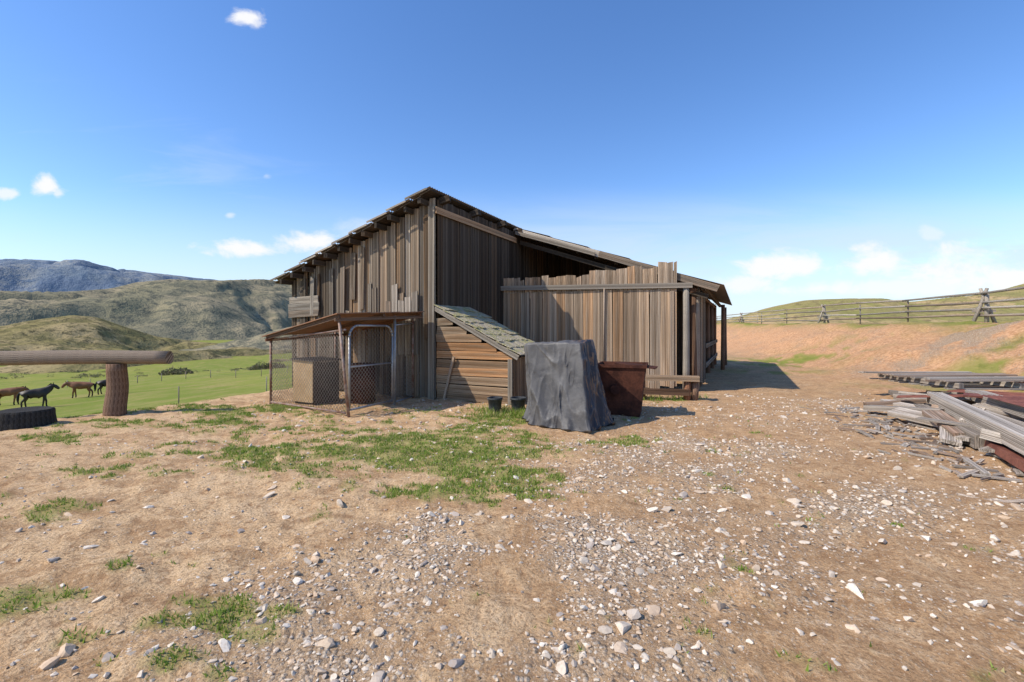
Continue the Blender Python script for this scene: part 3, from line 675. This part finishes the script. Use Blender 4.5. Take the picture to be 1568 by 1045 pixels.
# ------------------------------------------------------------ HORSES
def horse(name,loc,rot,coat,mane,graze=0,sc=1.):
    J=[(-.48,0,1.22,.27,.33),(-.15,0,1.15,.28,.35),(.18,0,1.13,.28,.36),(.47,0,1.18,.25,.36)]
    E=[(0,1),(1,2),(2,3)]
    def add(p,par): J.append(p); E.append((par,len(J)-1)); return len(J)-1
    if graze==2: nk=[(.78,0,1.15,.14,.24),(1.0,0,.85,.11,.17),(1.13,0,.55,.09,.14),(1.27,0,.33,.085,.12),(1.35,0,.12,.06,.07)]
    elif graze==1: nk=[(.74,0,1.28,.14,.26),(.93,0,1.34,.12,.19),(1.08,0,1.38,.10,.15),(1.22,0,1.22,.095,.13),(1.36,0,1.0,.065,.075)]
    else: nk=[(.70,0,1.38,.14,.26),(.87,0,1.56,.12,.19),(.99,0,1.68,.10,.15),(1.14,0,1.56,.095,.13),(1.32,0,1.36,.065,.075)]
    p=3
    for q in nk: p=add(q,p)
    for sy in (1,-1):
        p=3
        for q in ((.50,.16*sy,.98,.12,.17),(.50,.17*sy,.76,.08,.12),(.52+.06*sy,.17*sy,.5,.06,.075),(.50+.08*sy,.17*sy,.16,.045,.048),(.54+.08*sy,.17*sy,.03,.06,.06)): p=add(q,p)
        p=0
        for q in ((-.55,.16*sy,1.04,.16,.26),(-.42,.18*sy,.84,.11,.19),(-.64+.07*sy,.17*sy,.54,.06,.085),(-.61+.09*sy,.17*sy,.16,.045,.05),(-.56+.09*sy,.17*sy,.03,.06,.06)): p=add(q,p)
    p=0
    for q in ((-.80,0,1.28,.05,.06),(-.90,0,1.02,.06,.08),(-.92,0,.72,.06,.08),(-.90,0,.48,.03,.03)): p=add(q,p)
    me=bpy.data.meshes.new('tmp'); me.from_pydata([j[:3] for j in J],E,[]); ob=bpy.data.objects.new('tmp',me); scene.collection.objects.link(ob)
    ob.modifiers.new('s','SKIN')
    for k,j in enumerate(J): me.skin_vertices[0].data[k].radius=(j[3]*1.08,j[4]*1.08) ; me.skin_vertices[0].data[k].use_root=(k==0)
    sb=ob.modifiers.new('b','SUBSURF'); sb.levels=2; sb.render_levels=2
    dg=bpy.context.evaluated_depsgraph_get(); m2=bpy.data.meshes.new_from_object(ob.evaluated_get(dg)); bpy.data.objects.remove(ob)
    m2.name=name; m2.materials.clear(); m2.materials.append(coat); m2.materials.append(mane)
    for pl in m2.polygons:
        c=pl.center; pl.use_smooth=True
        pl.material_index=1 if (c.x<-.82 or c.z<.3 and not(graze and c.x>.9)) else 0
    e=empty(name); body=bpy.data.objects.new('body',m2); link(body,e)
    mb=MB()
    hd=V3(nk[2][:3])
    for sy in (1,-1): mb.cyl(hd+V3((-.02,.05*sy,.06)),hd+V3((.0,.07*sy,.23)),.035,.006,6)
    nb=[V3(q[:3]) for q in nk[:3]]
    for a,b in zip([V3((.50,0,1.48))]+[x+V3((-.1,0,.13)) for x in nb],[x+V3((-.1,0,.13)) for x in nb]):
        if (b-a).length>.02: mb.plank(a,b,.05,.14,V3((-.3,0,1)))
    mb.build('mane_and_ears',mane,e)
    z=hz(*loc); e.location=(loc[0],loc[1],z); e.rotation_euler=(0,0,rot); e.scale=(sc,)*3
    return e
bay=simple('bay_coat',(.26,.105,.045),(.20,.08,.034),2,.5); blk=simple('black_coat',(.035,.027,.022),(.06,.045,.036),2,.5); mn=simple('dark_mane',(.015,.012,.01),(.02,.016,.014),2,.7)
horse('horse',(-42.6,38.6),.55,bay,mn,1)
horse('horse',(-36.4,34.9),.7,blk,mn,0)
horse('horse',(-39.9,42.4),math.pi+.6,bay,mn,1)
horse('horse',(-39.6,44.8),.6,blk,mn,1)
# ------------------------------------------------------------ STONES
def stones(name,cnt,smin,smax,sub,xr,yr,pw=2.2,power=1.,sp=0.):
    import bmesh
    bm=bmesh.new(); bmesh.ops.create_icosphere(bm,subdivisions=sub,radius=1); bv=np.array([v.co[:] for v in bm.verts]); bf=np.array([[v.index for v in f.verts] for f in bm.faces]); bm.free()
    X=rng.uniform(*xr,cnt*8);Y=rng.uniform(*yr,cnt*8); p=(gravel(X,Y)+sp)**power; p=p/p.max()
    k=(rng.random(len(X))<p)&(np.abs(X)<Y*1.25+1.5)
    inside=((X>0)&(X<1.9)&(Y>7.0)&(Y<8.9))|(Y>10.5-X*.15)&(X<5); k&=~inside
    X=X[k][:cnt];Y=Y[k][:cnt];n=len(X); Z=hfun(X,Y)
    s=smin+(smax-smin)*rng.random(n)**pw
    sc=np.stack([s*rng.uniform(.7,1.3,n),s*rng.uniform(.6,1.1,n),s*rng.uniform(.35,.7,n)],1)
    a=rng.random(n)*6.28; ca,sa=np.cos(a),np.sin(a)
    P=bv[None]*(1+rng.uniform(-.12,.12,(n,len(bv),1)))
    for q in range(8):
        pn=rng.normal(0,1,(n,1,3)); pn/=np.linalg.norm(pn,axis=2,keepdims=True); dd=(P*pn).sum(2,keepdims=True); P=P-pn*np.maximum(dd-.45,0)
    P=P*sc[:,None,:]*1.4
    tl=rng.uniform(-.35,.35,(n,1)); Pz=P[:,:,2]+P[:,:,0]*tl
    px=P[:,:,0]*ca[:,None]-P[:,:,1]*sa[:,None]; py=P[:,:,0]*sa[:,None]+P[:,:,1]*ca[:,None]
    V=np.stack([px+X[:,None],py+Y[:,None],Pz+(Z+sc[:,2]*.15)[:,None]],-1).reshape(-1,3)
    F=(bf[None]+np.arange(n)[:,None,None]*len(bv)).reshape(-1,3)
    c=np.repeat(rng.random((n,3)),len(bv),0)
    return arr_mesh(name,V,F,M['stone'],c)
stones('gravel',14000,.005,.022,1,(-6,9),(1.6,10.5),1.8,sp=.025)
stones('rocks',1300,.018,.048,2,(-5,9),(1.7,11.5),2.4,.8,sp=.03)
# ------------------------------------------------------------ GRASS
def grass(name,cnt,xr,yr,h=(.02,.06),maskf=gmask):
    X=rng.uniform(*xr,cnt);Y=rng.uniform(*yr,cnt); g=maskf(X,Y)
    cl=sst(.38,.6,fbm(X*9,Y*9,2,91))
    k=rng.random(cnt)<g*(.18+.75*cl); X=X[k];Y=Y[k];n=len(X);Z=hfun(X,Y)-.004
    H=rng.uniform(h[0],h[1],n)*(.6+.8*fbm(X*3,Y*3,2,77)); w=rng.uniform(.003,.007,n)*(1+Y*.08); a=rng.random(n)*6.28; ln=rng.uniform(.2,.9,n)*H; b=rng.random(n)*6.28
    p0=np.stack([X-np.cos(a)*w,Y-np.sin(a)*w,Z],1);p1=np.stack([X+np.cos(a)*w,Y+np.sin(a)*w,Z],1)
    p2=np.stack([X+np.cos(b)*ln,Y+np.sin(b)*ln,Z+H],1)
    V=np.stack([p0,p1,p2],1).reshape(-1,3); F=np.arange(n*3).reshape(-1,3)
    return arr_mesh(name,V,F,M['grass'],np.repeat(rng.random((n,3)),3,0))
grass('grass',850000,(-9.5,4.5),(1.9,11),(.012,.045))
def weedmask(X,Y): return np.clip(1.4*np.exp(-((X+.0)/.75)**2-((Y-8.75)/.4)**2)*fbm(X*4,Y*4,3,5)*1.6-.1,0,1)+np.clip(np.exp(-((X-3.4)/1.)**2-((Y-10.6)/.3)**2)-.2,0,1)*.7
grass('weeds',60000,(-2,5),(7.8,11.2),(.05,.16),weedmask)
# ------------------------------------------------------------ distant scrub
def scrub(name,cl):
    Vs=[]
    for (x,y,r,h,k) in cl:
        z=float(base_h(x,y)); th=rng.random(k)*6.28; rr=r*np.sqrt(rng.random(k)); zz=rng.random(k)**.8*h*(1-(rr/r)**2*.7)*(0.6+.8*fbm(np.cos(th)*2+x,rr/r*3+y,2,3))
        cx=x+np.cos(th)*rr; cy=y+np.sin(th)*rr; s=r*.09
        T=np.stack([cx,cy,z+zz],1)[:,None,:]+rng.normal(0,1,(k,3,3))*s; Vs.append(T.reshape(-1,3))
    V=np.vstack(Vs); F=np.arange(len(V)).reshape(-1,3)
    return arr_mesh(name,V,F,M['leaf'],np.repeat(rng.random((len(F),3)),3,0))
cl=[]
for k in range(70):
    y=random.uniform(125,150); x=random.uniform(-1.25,-.45)*y; cl.append((x,y,random.uniform(.5,1.6),random.uniform(.3,1.1),80))
for q in ((-98,131,2.5,1.8),(-95,132,2.5,1.8),(-69,126,2.2,2.4),(-66,127,2.6,1.8),(-72,128,1.6,1.5)): cl.append((*q,400))
scrub('distant_shrubs',cl)
# ------------------------------------------------------------ WORLD
Ld=V3((1.373,.506,-1.5)); el=math.atan2(1.5,math.hypot(1.373,.506)); az=math.atan2(-1.373,-.506)
w=NT('World',True); scene.world=w.m
sky=w.n('ShaderNodeTexSky'); sky.sky_type='NISHITA'; sky.sun_disc=False; sky.sun_elevation=el; sky.sun_rotation=az%(2*math.pi); sky.altitude=500; sky.air_density=1.0; sky.dust_density=.3; sky.ozone_density=2.5
hs=w.n('ShaderNodeHueSaturation'); hs.inputs['Hue'].default_value=.507; hs.inputs['Saturation'].default_value=1.2; hs.inputs['Value'].default_value=1.5; w.l(sky.outputs[0],hs.inputs['Color'])
STR=.15
tc=w.n('ShaderNodeTexCoord').outputs['Generated']; sp=w.n('ShaderNodeSeparateXYZ'); w.l(tc,sp.inputs[0])
yy=w.math('MAXIMUM',sp.outputs[1],.08); uu=w.math('DIVIDE',sp.outputs[0],yy); vv=w.math('DIVIDE',sp.outputs[2],yy)
cb=w.n('ShaderNodeCombineXYZ'); w.l(uu,cb.inputs[0]); w.l(vv,cb.inputs[1]); uvc=cb.outputs[0]
cn=w.noise(w.map(uvc,(1,1.5,1)),11,6,.6,.3); cn2=w.noise(w.map(uvc,(1.0,5,1),rot=(0,0,.12)),2.0,6,.6,.6)
front=w.math('GREATER_THAN',sp.outputs[1],.08)
puffs=[(372,381,90,20,1),(455,371,62,24,1),(505,388,50,15,.6),(565,345,60,28,.3),(385,26,38,20,1),(68,286,34,24,1),(88,297,14,10,.7),(12,295,24,12,.8),(352,330,11,6,.5),(408,270,12,8,.3),
(1195,411,95,32,1),(1150,434,80,20,.85),(1350,402,95,30,1),(1470,408,150,42,1),(1425,358,26,16,.4),(1560,425,140,38,1),(1250,442,100,18,.85),(1400,440,140,18,.7)]
tot=None
for (px,py,rx,ry,s) in puffs:
    a=w.math('MULTIPLY',w.math('SUBTRACT',uu,(px-784)/700),700/rx); b=w.math('MULTIPLY',w.math('SUBTRACT',vv,(505-py)/700),700/ry)
    d=w.math('SQRT',w.math('ADD',w.math('MULTIPLY',a,a),w.math('MULTIPLY',b,b)))
    f=w.math('ADD',w.math('SUBTRACT',.85,d),w.math('MULTIPLY',w.math('SUBTRACT',cn,.5),2.6))
    f=w.math('MULTIPLY',w.ramp(f,-.05,.7),s*.97)
    tot=f if tot is None else w.math('MAXIMUM',tot,f)
veil=w.math('MULTIPLY',w.ramp(vv,.33,.17),w.ramp(uu,-.5,.4,.45,1.0))
veil=w.math('MULTIPLY',veil,w.ramp(cn2,.30,.62,.45,1.0))
lowh=w.math('MULTIPLY',w.ramp(vv,.34,.0),.85)
stre=w.math('MULTIPLY',w.ramp(cn2,.5,.72),w.math('MULTIPLY',w.ramp(uu,-.2,-.9),w.ramp(vv,.65,.2)))
veil=w.math('MAXIMUM',w.math('MULTIPLY',veil,.8),w.math('MAXIMUM',lowh,w.math('MULTIPLY',stre,.4)))
vm=w.math('MULTIPLY',veil,front)
c1=w.mix(vm,hs.outputs[0],(.70/STR,.82/STR,.97/STR))
tm=w.math('MULTIPLY',tot,front)
c2=w.mix(tm,c1,(1.0/STR,1.0/STR,1.02/STR))
bg=w.n('ShaderNodeBackground'); w.l(c2,bg.inputs[0]); bg.inputs[1].default_value=STR
wo=w.n('ShaderNodeOutputWorld'); w.l(bg.outputs[0],wo.inputs[0])
sd=bpy.data.lights.new('sun','SUN'); sd.energy=5.0; sd.angle=math.radians(.5); sd.color=(1,.92,.79)
so=bpy.data.objects.new('sun',sd); so.rotation_euler=Ld.to_track_quat('-Z','Y').to_euler(); so.location=(-20,-8,30); link(so)
cd=bpy.data.cameras.new('camera'); cd.lens=16.07; cd.sensor_width=36; cd.shift_y=-.011; cd.clip_end=30000; cd.clip_start=.05
co=bpy.data.objects.new('camera',cd); co.location=(0,0,1.6); co.rotation_euler=(math.radians(90),0,0); link(co); scene.camera=co
scene.view_settings.view_transform='Standard'; scene.view_settings.look='None'; scene.view_settings.exposure=0
